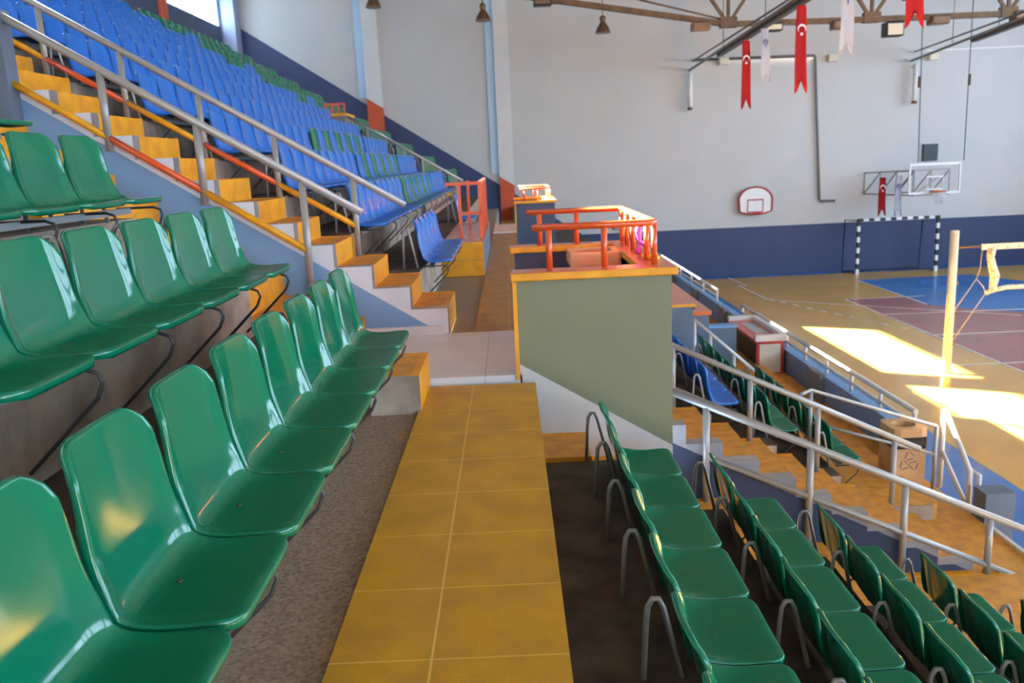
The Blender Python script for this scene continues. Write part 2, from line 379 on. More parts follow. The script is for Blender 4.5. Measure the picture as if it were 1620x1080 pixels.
# corner helper step
bs = MB(); bs.box(-.82, -.54, 4.56, 5.13, -.02, .2, CONC, top=YELW, right=YEL)
bs.box(-.82, -.54, 5.07, 5.13, .2, .203, YEL); bs.box(-.585, -.54, 4.56, 5.07, .2, .203, YEL)
struct(bs.build('corner_step'), 'yellow edged concrete step at the corner of the landing', 'step')

def stairs(name, steps, y0, y1, zb, side, label, curb=.12, far=.07, tread=YELW):
    """steps: list of (x_right, x_left, z); near curb, painted middle, far curb"""
    m = MB()
    for xr, xl, z in steps:
        a, b = min(xr, xl), max(xr, xl)
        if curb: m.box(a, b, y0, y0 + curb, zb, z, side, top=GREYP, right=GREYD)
        m.box(a, b, y0 + curb, y1 - far, zb, z - .004, YEL, top=tread, right=YEL)
        if far: m.box(a, b, y1 - far, y1, zb, z, YEL, top=YEL, right=YEL)
    return struct(m.build(name), label, 'stairs')
st2 = [(-.52 - .285*(n-1), -.52 - .285*n, .23 + .177*(n-1)) for n in range(1, 24)]
stairs('far_stairs', st2, 6.58, 7.5, -.0, STR, 'yellow stairs with blue and grey side between two handrails')
st1 = [(-1.17 - .30*(n-1), -1.17 - .30*n, .195*n) for n in range(1, 25)]
stairs('near_stairs', st1, 4.93, 6.58, -.5, CONC, 'yellow stairs beside the near green seats', curb=0, far=.08)
# small grey-edged foot step against the stair side is part of near stairs; upper parapet
struct(MB().box(-6.2, -3.585, 6.44, 6.60, 1.6, 2.56, SLATE).build('parapet'), 'slate parapet at the head of the near stair side', 'parapet')

# ------------------------------------------------------------------ lower stand
GZ = -2.2
LX = lambda j: .56 + .615 * (j - 1)
LZ = lambda j: -.39 - .333 * (j - 1)          # floor behind row j (left of riser j)
def lower(name, y0, y1, label, jm=5):
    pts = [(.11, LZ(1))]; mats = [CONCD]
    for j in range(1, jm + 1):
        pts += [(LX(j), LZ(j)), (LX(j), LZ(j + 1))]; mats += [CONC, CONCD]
    pts += [(LX(jm) + .9, LZ(jm + 1)), (LX(jm) + .9, FZ), (.11, FZ)]; mats += [CONC, CONC, CONC]
    m = MB(); m.prism(pts, y0, y1, CONC, tops=mats, ends=CONC); return struct(m.build(name), label, 'terrace')
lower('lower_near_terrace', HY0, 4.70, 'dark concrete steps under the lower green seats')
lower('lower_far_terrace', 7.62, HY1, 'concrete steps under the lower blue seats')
s3 = [(.11 + .3*n, .11 + .3*(n+1), -.36 - .165*n) for n in range(3)]
s3b = [(1.0 + .3*n, 1.3 + .3*n, max(-1.30 - .145*n, GZ + .012)) for n in range(10)]
stairs('lower_near_stairs', s3, 4.70, 5.15, -1.6, CONC, 'yellow steps going down before the olive wall', curb=0, far=.05)
stairs('lower_vomitory_stairs', s3b, 4.70, 6.58, -3.4, CONC, 'yellow steps at the foot of the navy stair side', curb=0, far=.08)
s4 = [(1.04 + .3*n, 1.34 + .3*n, -.81 - .165*n) for n in range(9)]
s4 = [(.11, 1.04, -.645)] + s4
stairs('lower_far_stairs', s4, 6.58, 7.62, -3.4, STRD, 'grey curbed yellow stairs going down to the gangway', curb=.14, far=.05)
# gangway and low wall by the court
GZ = -2.2
struct(MB().box(3.95, 4.32, HY0, HY1, FZ, GZ, YELW).build('gangway'), 'yellow gangway along the foot of the stand', 'gangway')
lwm = MB(); lwm.box(4.32, 4.46, 9.0, HY1, FZ, -1.83, WALLB, top=SKYB)
for y in (9.0, 11.6, 14.3, 17.0, 19.7, 22.4, 25.1, 27.8, 30.5): lwm.box(4.24, 4.32, y, y + .5, GZ, -1.80, GREYD)
struct(lwm.build('low_wall'), 'low blue wall between gangway and court', 'wall')
struct(MB().box(4.30, 4.34, HY0, 7.4, GZ, GZ + .03, WHITEP).build('trim_14'), 'white edge strip along the gangway', 'kerb')

# ------------------------------------------------------------------ balcony boxes
def balcony(y0, y1, x0, x1, zt, zlow, name, near_mat, lab, cap=.05, t=.14):
    """U-shaped parapet open to the walkway"""
    m = MB()
    m.box(x0, x1, y0, y0 + t, zlow, zt - cap, BOXG if near_mat is None else near_mat)
    m.box(x1 - t, x1, y0 + t, y1 - t, zlow, zt - cap, NAVY)
    m.box(x0, x1, y1 - t, y1, zlow, zt - cap, NAVY)
    m.box(x0, x1 - t, y0 + t, y1 - t, zlow, .0, WALKF)
    o = struct(m.build(name), lab, 'parapet')
    c = MB(); e = .035
    c.box(x0 - e, x1 + e, y0 - e, y0 + t + e, zt - cap, zt, YEL, top=ORTOP)
    c.box(x1 - t - e, x1 + e, y0 + t + e, y1 - t - e, zt - cap, zt, YEL, top=ORTOP)
    c.box(x0 - e, x1 + e, y1 - t - e, y1 + e, zt - cap, zt, YEL, top=ORTOP)
    c.build('cap', o, .008)
    MB().box(x0 - .025, x0 - .001, y0 - .012, y0 + .02, 0, zt - cap, YEL).build('edge_strip', o)
    return o
balcony(5.15, 6.9, .02, .965, .665, -.85, 'balcony_wall', BOXSPLIT, 'olive green balcony wall with yellow edged orange cap')
balcony(16.4, 18.3, .12, .86, .58, -.6, 'balcony_wall', NAVY, 'far slate balcony wall with small orange rail')
def balcony_rail(y0, y1, x0, x1, zb, zt, lab, r=.022):
    o = thing('balcony_railing', lab, 'railing', (x1, y0, zb))
    pts = [(x0, y0, zt), (x1 - .03, y0, zt), (x1, y0 + .03, zt), (x1, y1 - .03, zt), (x1 - .03, y1, zt), (x0, y1, zt)]
    MB().tube(pts, r, ORANGE, 10).build('top_rail', o)
    n = 0
    posts = [(x0 + .1, y0), (x0 + .1 + (x1 - x0 - .1)*.52, y0), (x1, y0 + .03)]
    k = 5
    posts += [(x1, y0 + (y1 - y0) * i / k) for i in range(1, k)] + [(x1, y1 - .03), (x0 + .1 + (x1 - x0 - .1)*.45, y1), (x0 + .1, y1)]
    for x, y in posts:
        MB().tube([(x, y, zb), (x, y, zt - .01)], r*.85, ORANGE, 8).build('post', o)
    return o
balcony_rail(5.24, 6.83, .13, .88, .665, .925, 'orange tube railing on top of the olive balcony wall')
balcony_rail(16.5, 18.2, .2, .79, .58, .80, 'orange railing on the far slate balcony wall', .02)

# ------------------------------------------------------------------ seats
def catmull(P, n):
    out = []
    for i in range(len(P) - 1):
        p0, p1, p2, p3 = P[max(i-1, 0)], P[i], P[i+1], P[min(i+2, len(P)-1)]
        for k in range(n):
            t = k / n
            out.append(tuple(.5*((2*b) + (-a + c)*t + (2*a - 5*b + 4*c - d)*t*t + (-a + 3*b - 3*c + d)*t**3) for a, b, c, d in zip(p0, p1, p2, p3)))
    out.append(P[-1]); return out
def profile(D, H):
    """side curve of the shell from the front edge of the pan over the bend to the top of the back"""
    k = D / .34
    P = [(0, -.004), (-.02*k, .0), (-.10*k, -.005), (-.20*k, -.010), (-.246*k, -.007), (-.269*k, .006), (-.283*k, .034), (-.291*k, .075)]
    P += [(-.291*k - (D - .291*k)*t, .075 + (H - .075)*t) for t in (.3, .6, .85, 1.0)]
    return catmull(P, 8)
def seat_mesh(name, m, W, nrow, us, D=.34, H=.365, solid=True):
    P = profile(D, H); L = [0]
    for a, b in zip(P, P[1:]): L.append(L[-1] + math.hypot(b[0]-a[0], b[1]-a[1]))
    T = L[-1]
    def at(s):
        s = max(0, min(T, s))
        for i in range(len(P) - 1):
            if L[i+1] >= s - 1e-9:
                t = (s - L[i]) / (L[i+1] - L[i]); a, b = P[i], P[i+1]
                return a[0] + (b[0]-a[0])*t, a[1] + (b[1]-a[1])*t
        return P[-1]
    def frame_at(s):
        e = .012; a, b = at(s - e), at(s + e); tx, tz = b[0]-a[0], b[1]-a[1]; l = math.hypot(tx, tz)
        return tz/l, -tx/l                                # normal facing the sitter
    rf, rb = .055, .07
    S = [rf*(1 - math.cos(t)) for t in (0, .35, .7, 1.05, 1.57)][:5 if nrow > 8 else 5]
    S += [rf + (T - rf - rb)*i/nrow for i in range(1, nrow)]
    S += [T - rb*(1 - math.cos(t)) for t in (1.57, 1.05, .7, .35, 0)]
    def surf(s, q):
        x, z = at(s); nx, nz = frame_at(s); v = s / T
        back = max(0, min(1, (z - .03) / (H - .06)))
        hw = W/2 * (1 - .15*back)
        if s < rf: hw -= rf - math.sqrt(max(0, rf*rf - (rf - s)**2))
        if T - s < rb: hw -= rb - math.sqrt(max(0, rb*rb - (rb - (T - s))**2))
        jn = math.exp(-((s - T*.47)/(T*.14))**2)
        amp = .004 + .042*back + .026*jn*(1 - back)
        y = q*hw; a_ = min(1, abs(q*hw/(W/2))); t_ = max(0, (a_ - .68)/.32); e = (.4*a_**2 + .6*t_*t_*(3 - 2*t_))*amp
        return V((x + nx*e, y, z + nz*e)), V((nx, 0, nz))
    bm = bmesh.new(); rows = []; nor = {}
    for s_ in S:
        r = []
        for q in us:
            p, n = surf(s_, q); vv = bm.verts.new(p); nor[vv] = n; r.append(vv)
        rows.append(r)
    for A, B in zip(rows, rows[1:]):
        for q in range(len(us) - 1): bm.faces.new([A[q], A[q+1], B[q+1], B[q]])
    # rim all the way round: rolled over and turned back
    loop = rows[0] + [r[-1] for r in rows[1:]] + rows[-1][-2::-1] + [r[0] for r in rows[-2:0:-1]]
    n = len(loop); prev = loop
    outs = []
    for i, v in enumerate(loop):
        t = (loop[(i+1) % n].co - loop[i-1].co)
        t = t.normalized() if t.length > 1e-6 else V((0, 1, 0))
        o = t.cross(nor[v]).normalized(); outs.append(o)
    cen = sum((v.co for v in loop), V((0, 0, 0))) / n
    for i, v in enumerate(loop):
        ss = nor[v]
        mid = V((v.co.x, 0, v.co.z))
        ref = V((0, v.co.y, 0))
        if i < len(us): ref += V((1, 0, 0))*.1
        if v in rows[-1]: ref += V((0, 0, 1))*.1
        if outs[i].dot(ref) < 0: outs[i] = -outs[i]
    for off, dn in ((.003, .004), (.0045, .012), (.0045, .024)):
        cur = [bm.verts.new(v.co + outs[i]*off - nor[v]*dn*(1 if v.co.z < H*.6 else .8)) for i, v in enumerate(loop)]
        for i in range(n): bm.faces.new([prev[i], prev[(i+1) % n], cur[(i+1) % n], cur[i]])
        prev = cur
    bmesh.ops.remove_doubles(bm, verts=bm.verts, dist=.0004)
    bmesh.ops.recalc_face_normals(bm, faces=bm.faces)
    if solid: bmesh.ops.solidify(bm, geom=list(bm.faces), thickness=.0035)
    for f in bm.faces: f.smooth = True
    me = bpy.data.meshes.new(name); bm.to_mesh(me); bm.free(); me.materials.append(m); return me
US_F = [-1, -.96, -.91, -.86, -.80, -.74, -.66, -.52, -.35, -.17, 0, .17, .35, .52, .66, .74, .80, .86, .91, .96, 1]
US_C = [-1, -.85, -.5, 0, .5, .85, 1]
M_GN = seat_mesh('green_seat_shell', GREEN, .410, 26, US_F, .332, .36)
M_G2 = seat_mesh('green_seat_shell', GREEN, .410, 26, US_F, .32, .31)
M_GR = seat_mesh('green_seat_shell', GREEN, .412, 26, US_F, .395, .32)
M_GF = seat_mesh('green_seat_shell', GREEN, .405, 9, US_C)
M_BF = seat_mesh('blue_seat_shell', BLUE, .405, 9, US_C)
bolt = MB().lathe([(.007, -.004), (.007, .001), (.004, .0025)], (0, 0, 0), DARKSTEEL, 10).build('bolt'); bolt_me = bolt.data
bpy.data.objects.remove(bolt)
def seat(me, x, y, z, label, group, detail=False, rz=0):
    o = bpy.data.objects.new('stadium_seat', me); C.objects.link(o); o.location = (x, y, z); o.rotation_euler = (0, 0, rz)
    tag(o, label, 'seat', group)
    if detail:
        for bx in (-.09, -.20):
            b = bpy.data.objects.new('bolt', bolt_me); C.objects.link(b); b.parent = o; b.location = (bx, 0, -.008)
    return o
def hairpin(x, y, z, zf, r=.0105, mt=STEEL, ax=.40, az=.30):
    pts = [(x - ax - .045, y, zf), (x - ax - .034, y, z + az*.6), (x - ax - .028, y, z + az - .035), (x - ax - .012, y, z + az - .008), (x - ax + .008, y, z + az - .008), (x - ax + .024, y, z + az - .04), (x - ax + .085, y, zf)]
    return MB().tube(pts, r, mt, 8)
def brace(x, y, z, zl, r=.0065):
    pts = [(x - .27, y, z - .055), (x - .08, y, z - .055), (x - .045, y, z - .068), (x - .035, y, z - .095), (x - .055, y, z - .14), (x - .285, y, z - .36)]
    return MB().tube(pts, r, DARKSTEEL, 8)
def frame(x, y0, y1, z, zf, ys, label, group, braces=True, mt=STEEL, ax=.408, az=.30):
    o = thing('seat_row_frame', label, 'seat frame', (x - .2, y0, zf), group)
    MB().box(x - .225, x - .175, y0 + .03, y1 - .03, z - .082, z - .052, mt).build('beam', o)
    for y in ys:
        hairpin(x, y, z, zf, .0105, mt, ax, az).build('leg', o)
        if braces: brace(x, y, z, zf).build('brace', o)
    return o
# near left block
zn = {1: .46, 2: .858, 3: 1.235, 4: 1.635}
xn = {1: -.57, 2: -1.15, 3: -1.77, 4: -2.37}
for k, cnt in ((1, 8), (2, 8), (3, 8), (4, 9)):
    end = 4.545 if k == 1 else 4.47
    for i in range(cnt):
        yc = end - .215 - .43*i
        ex = px((xn[k] - .2, yc, zn[k] + .1))
        if ex is None or ex[0] < -160 or ex[1] > 1350: continue
        o = seat(M_GN if k == 1 else M_G2, xn[k], yc, zn[k], 'green plastic seat, %s from the stair end of the %s row left of the walkway' % (ORD[i+1], ORD[k]), 'green seats left of the walkway', True)
    ys = [end + .02 - .53*i for i in range(int(cnt*.43/.53) + 1)]
    frame(xn[k], end - .43*cnt, end, zn[k], TZ(k), ys, 'grey steel frame carrying the %s row of green seats left of the walkway' % ORD[k], 'seat frames left of the walkway')
# near right block
zr = {1: -.325, 2: -.655, 3: -.985, 4: -1.32, 5: -1.65}
xr = {1: .855, 2: 1.47, 3: 2.085, 4: 2.70, 5: 3.315}
PITR = .430
for k in range(1, 6):
    end = 4.68; n = 0
    cnt = 7 if k < 4 else 6
    for i in range(cnt):
        yc = end - PITR/2 - PITR*i
        ex = px((xr[k] - .3, yc, zr[k] + .2))
        if ex is None or ex[1] > 1300 or ex[0] > 1780: continue
        seat(M_GR, xr[k], yc, zr[k], 'green plastic seat, %s from the olive wall end of the %s row below the walkway' % (ORD[i+1], ORD[k]), 'green seats below the walkway', True)
    ys = [end + .01 - .53*i for i in range(int(cnt*PITR/.53) + 1)]
    frame(xr[k], end - PITR*cnt, end, zr[k], LZ(k), ys, 'grey steel frame carrying the %s row of green seats below the walkway' % ORD[k], 'seat frames below the walkway', ax=.432, az=.235)

# far left block: every seat gets a place, the 300 that show largest are things, the rest one mass
spots = []
PIT = .43
def row_end(k): return 10.12 if k == 1 else (19.75 if k < 7 else 24.7)
for k in range(1, 13):
    x = -.56 - .60*(k-1); z = TZ(k) + .07
    y = 7.95 + PIT/2; i = 0
    while y < (24.7 if k > 1 else 9.95):
        i += 1; col = 'blue'
        if k in (2, 3, 4):
            if i in (10, 20): y += .14
            if 10 <= i <= 19 and (i + k) % 2 == 0: col = 'green'
        if 2 <= k <= 6 and 19.6 < y < 21.0: y = 21.2
        if 2 <= k <= 6 and y > 20: col = 'green'
        edge = 18.6 + (12-k)*.1
        if k > 6 and y > edge and not (k % 2 and abs(y - edge - 1.2) < .5): col = 'green'
        skip = k in (8, 9, 11, 12) and abs(y - edge + .25) < .25
        p = px((x - .3, y, z + .2))
        if p and p[0] > -150 and p[1] > -170 and not skip:
            spots.append(((V((x, y, z)) - EYE).length, k, i, col, x, y, z))
        y += PIT
spots.sort()
for d, k, i, col, x, y, z in spots[:298]:
    seat(M_BF if col == 'blue' else M_GF, x, y, z, '%s plastic seat, %s from the stairs in the %s row of the far stand' % (col, ORD[i], ORD[k]), 'seats of the far stand')
rest = spots[298:]
for col, me0 in (('blue', M_BF), ('green', M_GF)):
    bm = bmesh.new()
    for d, k, i, c, x, y, z in rest:
        if c != col: continue
        n0 = len(bm.verts); bm.from_mesh(me0); bm.verts.ensure_lookup_table()
        bmesh.ops.translate(bm, vec=(x, y, z), verts=bm.verts[n0:])
    for f in bm.faces: f.smooth = True
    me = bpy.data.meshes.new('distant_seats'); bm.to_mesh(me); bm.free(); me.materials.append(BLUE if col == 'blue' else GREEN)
    o = bpy.data.objects.new('distant_seats', me); C.objects.link(o); o['kind'] = 'stuff'
    tag(o, 'mass of small distant %s seats in the far upper rows' % col, 'seats')
for k in range(1, 13):
    x = -.56 - .60*(k-1); z = TZ(k) + .07
    y1 = row_end(k)
    ys = [7.95 + .54*2*i for i in range(3 if k == 1 else (14 if k < 6 else 8))]
    vis = [yy for yy in ys if (lambda q: q and q[0] > -80)(px((x - .3, yy, z)))]
    frame(x, 7.95, y1, z, TZ(k), vis, 'grey steel frame under the %s row of seats in the far stand' % ORD[k], 'seat frames of the far stand', braces=k < 6)

# far lower rows
for k, cnt, col in ((2, 5, 'blue'), (3, 6, 'blue'), (4, 7, 'green'), (5, 6, 'green')):
    z = zr[k]; x = xr[k]; y0 = 7.72 if k < 4 else 7.85
    for i in range(cnt):
        seat(M_BF if col == 'blue' else M_GF, x, y0 + .22 + .44*i, z, '%s seat past the olive wall, %s from the stairs in the lower %s %s row' % (col, ORD[i+1], 'second' if k in (3, 5) else 'first', col), 'lower seats past the olive wall')
    frame(x, y0, y0 + .44*cnt, z, LZ(k), [y0 + .88*i for i in range(cnt//2 + 1)], 'grey steel frame under the %s lower row of %s seats past the olive wall' % (ORD[k-1], col), 'lower seat frames past the olive wall')

# ------------------------------------------------------------------ railings
def railing(label, top, posts, mids=(), r=.027, rp=.024, mt=STEEL, rm=.02, name='handrail'):
    o = thing(name, label, 'railing', posts[0][0])
    MB().tube(top, r, mt, 10).build('top_rail', o)
    for a, b in posts: MB().tube([a, b], rp, mt, 10).build('post', o)
    for pth, m2, rr in mids: MB().tube(pth, rr, m2, 10).build('lower_rail', o)
    return o
ya = 6.52
za = lambda x: 1.0 + .61 * (-1.12 - x)
zl = lambda x: -.262 + -.643*x                       # lower rail near the paint line
P = [(-3.65, 'c'), (-2.95, 0), (-2.29, 0), (-1.55, 0), (-4.4, 0)]
posts = [((x + .0, ya, zl(x) - .45 if x > -1.7 else zl(x) - .1), (x, ya, za(x))) for x in (-1.55, -2.29, -2.95, -3.66, -4.35)]
segs = [(-1.55, -2.29, YEL), (-2.29, -2.95, ORANGE), (-2.95, -3.66, YEL), (-3.66, -4.35, ORANGE)]
railing('grey handrail with yellow and orange lower bar on the blue stair side', [(-1.12, ya, za(-1.12)), (-4.8, ya, za(-4.8))], posts,
        [([(a, ya, zl(a)), (b, ya, zl(b))], m, .026) for a, b, m in segs], .031, .028)
yb = 7.44; zb_ = lambda x: 1.0 + .605*(-.9 - x)
stz = lambda x: .23 + .177*math.floor((-.52 - x)/.285)
posts = [((x, yb, stz(x) - .01), (x, yb, zb_(x))) for x in (-1.33, -1.97, -2.57, -3.18, -3.80, -4.45)]
segs = [(-1.33, -1.97, YEL), (-1.97, -2.57, ORANGE), (-2.57, -3.18, YEL), (-3.18, -3.80, ORANGE), (-3.8, -4.45, YEL)]
railing('grey handrail with coloured lower bar in front of the blue seats', [(-.9, yb, zb_(-.9)), (-5.0, yb, zb_(-5.0))], posts,
        [([(a, yb, zb_(a) - .42), (b, yb, zb_(b) - .42)], m, .024) for a, b, m in segs], .028, .025)
yf = 20.0; zf_ = lambda x: .95 + .612*(-1.08 - x)
posts = [((x, yf, stz(x) - .1), (x, yf, zf_(x))) for x in (-1.2, -1.55, -1.95, -2.35, -2.75, -3.15, -3.5)]
railing('distant grey handrail with yellow bar at the far end of the blue seats', [(-1.05, yf, zf_(-1.05)), (-3.6, yf, zf_(-3.6))], posts,
        [([(-1.15, yf, zf_(-1.15) - .5), (-2.3, yf, zf_(-2.3) - .5)], YEL, .035), ([(-2.3, yf, zf_(-2.3) - .5), (-3.55, yf, zf_(-3.55) - .5)], STEEL, .03)], .032, .028)
# upper parapet with orange rail
struct(MB().box(-4.05, -3.6, 19.85, 20.8, 1.2, 2.49, GREYD).box(-4.09, -3.56, 19.81, 20.84, 2.49, 2.55, YEL).build('parapet'), 'grey parapet with yellow cap at the top of the far handrail', 'parapet')
o = thing('parapet_railing', 'small orange railing on the grey parapet among the far seats', 'railing', (-3.8, 19.9, 2.55))
MB().bar((-4.06, 19.9, 2.76), (-3.6, 19.9, 2.76), .045, .045, ORANGE).build('top_rail', o)
for x in (-4.04, -3.9, -3.76, -3.62): MB().bar((x, 19.9, 2.55), (x, 19.9, 2.75), .04, .04, ORANGE).build('post', o)

# lower handrails
zln = lambda x: -.63 - .452*(x - 1.48)
s3z = lambda x: max(-1.30 - .145*math.floor((x - 1.0)/.3), GZ)
posts = [((x, 6.52, s3z(x) - .01), (x, 6.52, zln(x))) for x in (1.49, 2.33, 3.11, 3.82)]
railing('grey double handrail along the navy stair side below the walkway', [(.99, 6.52, zln(.99)), (4.6, 6.52, zln(4.6))], posts,
        [([(1.49, 6.52, zln(1.49) - .43), (4.6, 6.52, zln(4.6) - .43)], STEEL, .024)], .031, .028)
zlf = lambda x: -.36 - .476*(x - 1.4)
s4z = lambda x: -.81 - .165*math.floor((x - 1.04)/.3)
posts = [((x, 7.56, s4z(x) - .01), (x, 7.56, zlf(x))) for x in (1.42, 2.13, 2.76, 3.48)]
railing('grey double handrail on the far side of the lower stairs', [(.99, 7.56, zlf(.99)), (3.72, 7.56, zlf(3.72))], posts,
        [([(1.42, 7.56, zlf(1.42) - .40), (3.6, 7.56, zlf(3.6) - .40)], STEEL, .022)], .027, .025)
railing('thin horizontal guard rail across the gangway by the bin', [(2.62, 7.62, -.90), (2.95, 8.3, -1.06), (4.24, 8.3, -1.50)], [((4.24, 8.3, GZ), (4.24, 8.3, -1.50)), ((2.95, 8.3, -2.05), (2.95, 8.3, -1.06))],
        [([(2.95, 8.3, -1.40), (4.24, 8.3, -1.80)], STEEL, .016)], .018, .02)
railing('white sloping handrail in front of the sky blue topped wall', [(2.56, 12.0, -1.0), (3.47, 12.0, -1.83)],
        [((2.57, 12.0, -1.9), (2.57, 12.0, -1.01)), ((2.8, 12.0, -2.05), (2.8, 12.0, -1.22)), ((3.14, 12.0, -2.2), (3.14, 12.0, -1.53))], (), .025, .024, STEELW)
# court wall rails in two lengths
def wall_rail(y0, y1, lab, step=1.35):
    xw = 4.39; o = thing('wall_railing', lab, 'railing', (xw, y0, -1.83))
    MB().tube([(xw, y0, -1.58), (xw, y1, -1.58)], .03, STEELW, 8).build('top_rail', o)
    MB().tube([(xw, y0, -1.72), (xw, y1, -1.72)], .022, STEELW, 8).build('lower_rail', o)
    n = max(1, round((y1 - y0) / step))
    for i in range(n + 1):
        y = y0 + .03 + (y1 - y0 - .06) * i / n
        MB().tube([(xw, y, -1.83), (xw, y, -1.58)], .024, STEELW, 8).build('post', o)
wall_rail(9.05, 16.2, 'white double rail on the low blue wall beside the sunlit court', .9)
wall_rail(18.2, 27.5, 'pale double rail on the far length of the low blue wall', 1.25)
# stair handrail down to the court
o = thing('court_steps_handrail', 'sloping silver handrail where the low wall opens to the court', 'railing', (4.4, 8.4, GZ))
MB().tube([(4.36, 8.40, GZ), (4.36, 8.40, -1.36), (4.36, 8.36, -1.36), (4.36, 7.84, -1.82), (4.36, 7.84, -2.6)], .026, STEELW, 10).build('top_rail', o)
MB().tube([(4.36, 8.40, -1.80), (4.36, 7.86, -2.19)], .022, STEELW, 10).build('lower_rail', o)
MB().tube([(4.42, 7.78, -2.6), (4.42, 7.78, -1.84), (4.42, 7.95, -1.84)], .022, STEELW, 10).build('post', o)
struct(MB().box(4.34, 4.62, 7.5, 7.72, FZ, -1.92, SLATE).build('wall_pier'), 'slate pier beside the opening to the court', 'pier')

# orange platform and its rail beside the walkway
struct(MB().box(-.836, -.335, 10.25, 13.7, -.005, .40, SLATE, top=ORTOP, front=YEL).box(-.83, -.345, 10.235, 10.25, .18, .2, YELW).build('platform'), 'orange topped platform with yellow front beside the walkway', 'platform')
o = thing('platform_railing', 'tall orange railing standing on the orange platform', 'railing', (-.4, 10.9, .39))
def ob(p, q, nm, w=.04): MB().bar(p, q, w, w, ORANGE).build(nm, o)
ob((-.80, 10.9, 1.08), (-.37, 10.9, 1.08), 'top_rail'); ob((-.37, 10.9, 1.08), (-.37, 13.4, 1.08), 'top_rail')
ob((-.63, 10.9, .71), (-.37, 10.9, .71), 'lower_rail'); ob((-.37, 10.9, .71), (-.37, 13.4, .71), 'lower_rail')
for p in ((-.63, 10.9), (-.37, 10.9), (-.37, 11.4), (-.37, 11.9), (-.37, 12.4), (-.37, 12.9), (-.37, 13.38), (-.63, 13.38)): ob((p[0], p[1], .40), (p[0], p[1], 1.07), 'post')
for i, y in enumerate((14.2, 14.65)):
    seat(M_BF, -.56, y, .46, 'blue seat glimpsed behind the orange platform railing, ' + ('the nearer of two' if i == 0 else 'the farther of two'), 'seats behind the platform railing')
frame(-.56, 13.98, 14.88, .46, TZ(1), [14.0, 14.86], 'grey steel frame under two blue seats behind the orange platform railing', None)

# lower balcony past the olive wall
struct(MB().box(2.0, 2.44, 11.5, 12.6, -2.3, -.72, SLATE).box(1.97, 2.47, 11.46, 12.64, -.72, -.68, YEL, top=ORTOP).build('parapet'), 'slate parapet with thin yellow edge past the olive wall', 'parapet')
pm = MB()
pm.box(2.5, 2.95, 12.75, 12.87, -2.3, -1.08, SLATE); pm.box(2.83, 2.95, 12.87, 17.0, -2.3, -1.08, SLATE); pm.box(2.45, 2.57, 12.87, 17.0, -2.3, -1.08, SLATE); pm.box(2.57, 2.83, 14.4, 14.6, -2.3, -1.08, ORANGEP)
pm.box(2.47, 2.98, 12.7, 12.9, -1.08, -1.02, ORTOP); pm.box(2.78, 2.98, 12.9, 17.0, -1.08, -1.02, ORTOP); pm.box(2.42, 2.57, 12.9, 17.0, -1.08, -1.02, ORTOP)
struct(pm.build('parapet'), 'orange rimmed trough parapet beyond the slate box', 'parapet')
struct(MB().box(2.84, 3.57, 13.5, 13.66, -2.4, -1.45, SLATE).box(2.84, 3.58, 13.48, 13.68, -1.45, -1.41, SKYB).build('parapet'), 'slate screen wall with sky blue top edge', 'parapet')
struct(MB().box(2.6, 3.3, 20.0, 20.2, -2.3, -1.35, NAVY).box(2.55, 3.35, 19.95, 20.25, -1.35, -1.28, ORTOP).build('parapet'), 'small distant parapet with orange cap near the court wall', 'parapet')
struct(MB().box(3.022, 3.95, 7.63, HY1, FZ, -2.05, YELW).box(3.022, 3.95, HY0, 4.69, FZ, -2.05, YELW).box(3.74, 3.95, 4.7, 7.62, FZ, GZ, YELW).build('gangway'), 'inner strip of the yellow gangway under the lower seats', 'gangway')

# booth on the gangway
o = thing('scorer_booth', 'ivory booth with red trim and pink top on the gangway', 'booth', (4.05, 13.4, GZ))
b = MB(); x0, x1, y0, y1, zt = 3.84, 4.28, 13.3, 15.0, -1.66
for (a, c) in ((x0, y0), (x1 - .05, y0), (x0, y1 - .05), (x1 - .05, y1 - .05)): b.box(a, a + .05, c, c + .05, GZ, zt, REDT)
b.box(x0 + .05, x1 - .05, y0 + .005, y0 + .045, zt - .05, zt, REDT); b.box(x0, x1, y0 + .05, y1 - .05, zt - .05, zt, REDT)
b.build('frame', o)
MB().box(x0 + .05, x1 - .05, y0 + .01, y0 + .03, GZ + .02, zt - .05, IVORY).build('front_panel', o)
MB().box(x1 - .04, x1 - .01, y0 + .05, y1 - .05, GZ + .02, zt - .05, BLACK).build('side_panel', o)
MB().box(x0 + .01, x0 + .03, y0 + .05, y1 - .05, GZ + .02, zt - .05, BLACK).build('rear_panel', o)
MB().box(x0 - .03, x1 + .02, y0 - .02, y1 + .02, zt, zt + .03, PINKT).build('top', o)
MB().box(x0 + .12, x1 - .12, y0 + .5, y1 - .3, zt + .03, zt + .034, GLASSP).build('glass_inset', o)
MB().box(x0 - .03, x1 + .03, y0 - .04, y0 + .06, zt + .005, zt + .10, WHITEP).build('front_ledge', o)
MB().box(x1 - .04, x1 + .05, y0 + .06, y1 + .02, zt + .03, zt + .10, WHITEP).build('side_ledge', o)
MB().box(x0 - .03, x1 - .04, y1 - .06, y1 + .06, zt + .03, zt + .10, WHITEP).build('rear_ledge', o)

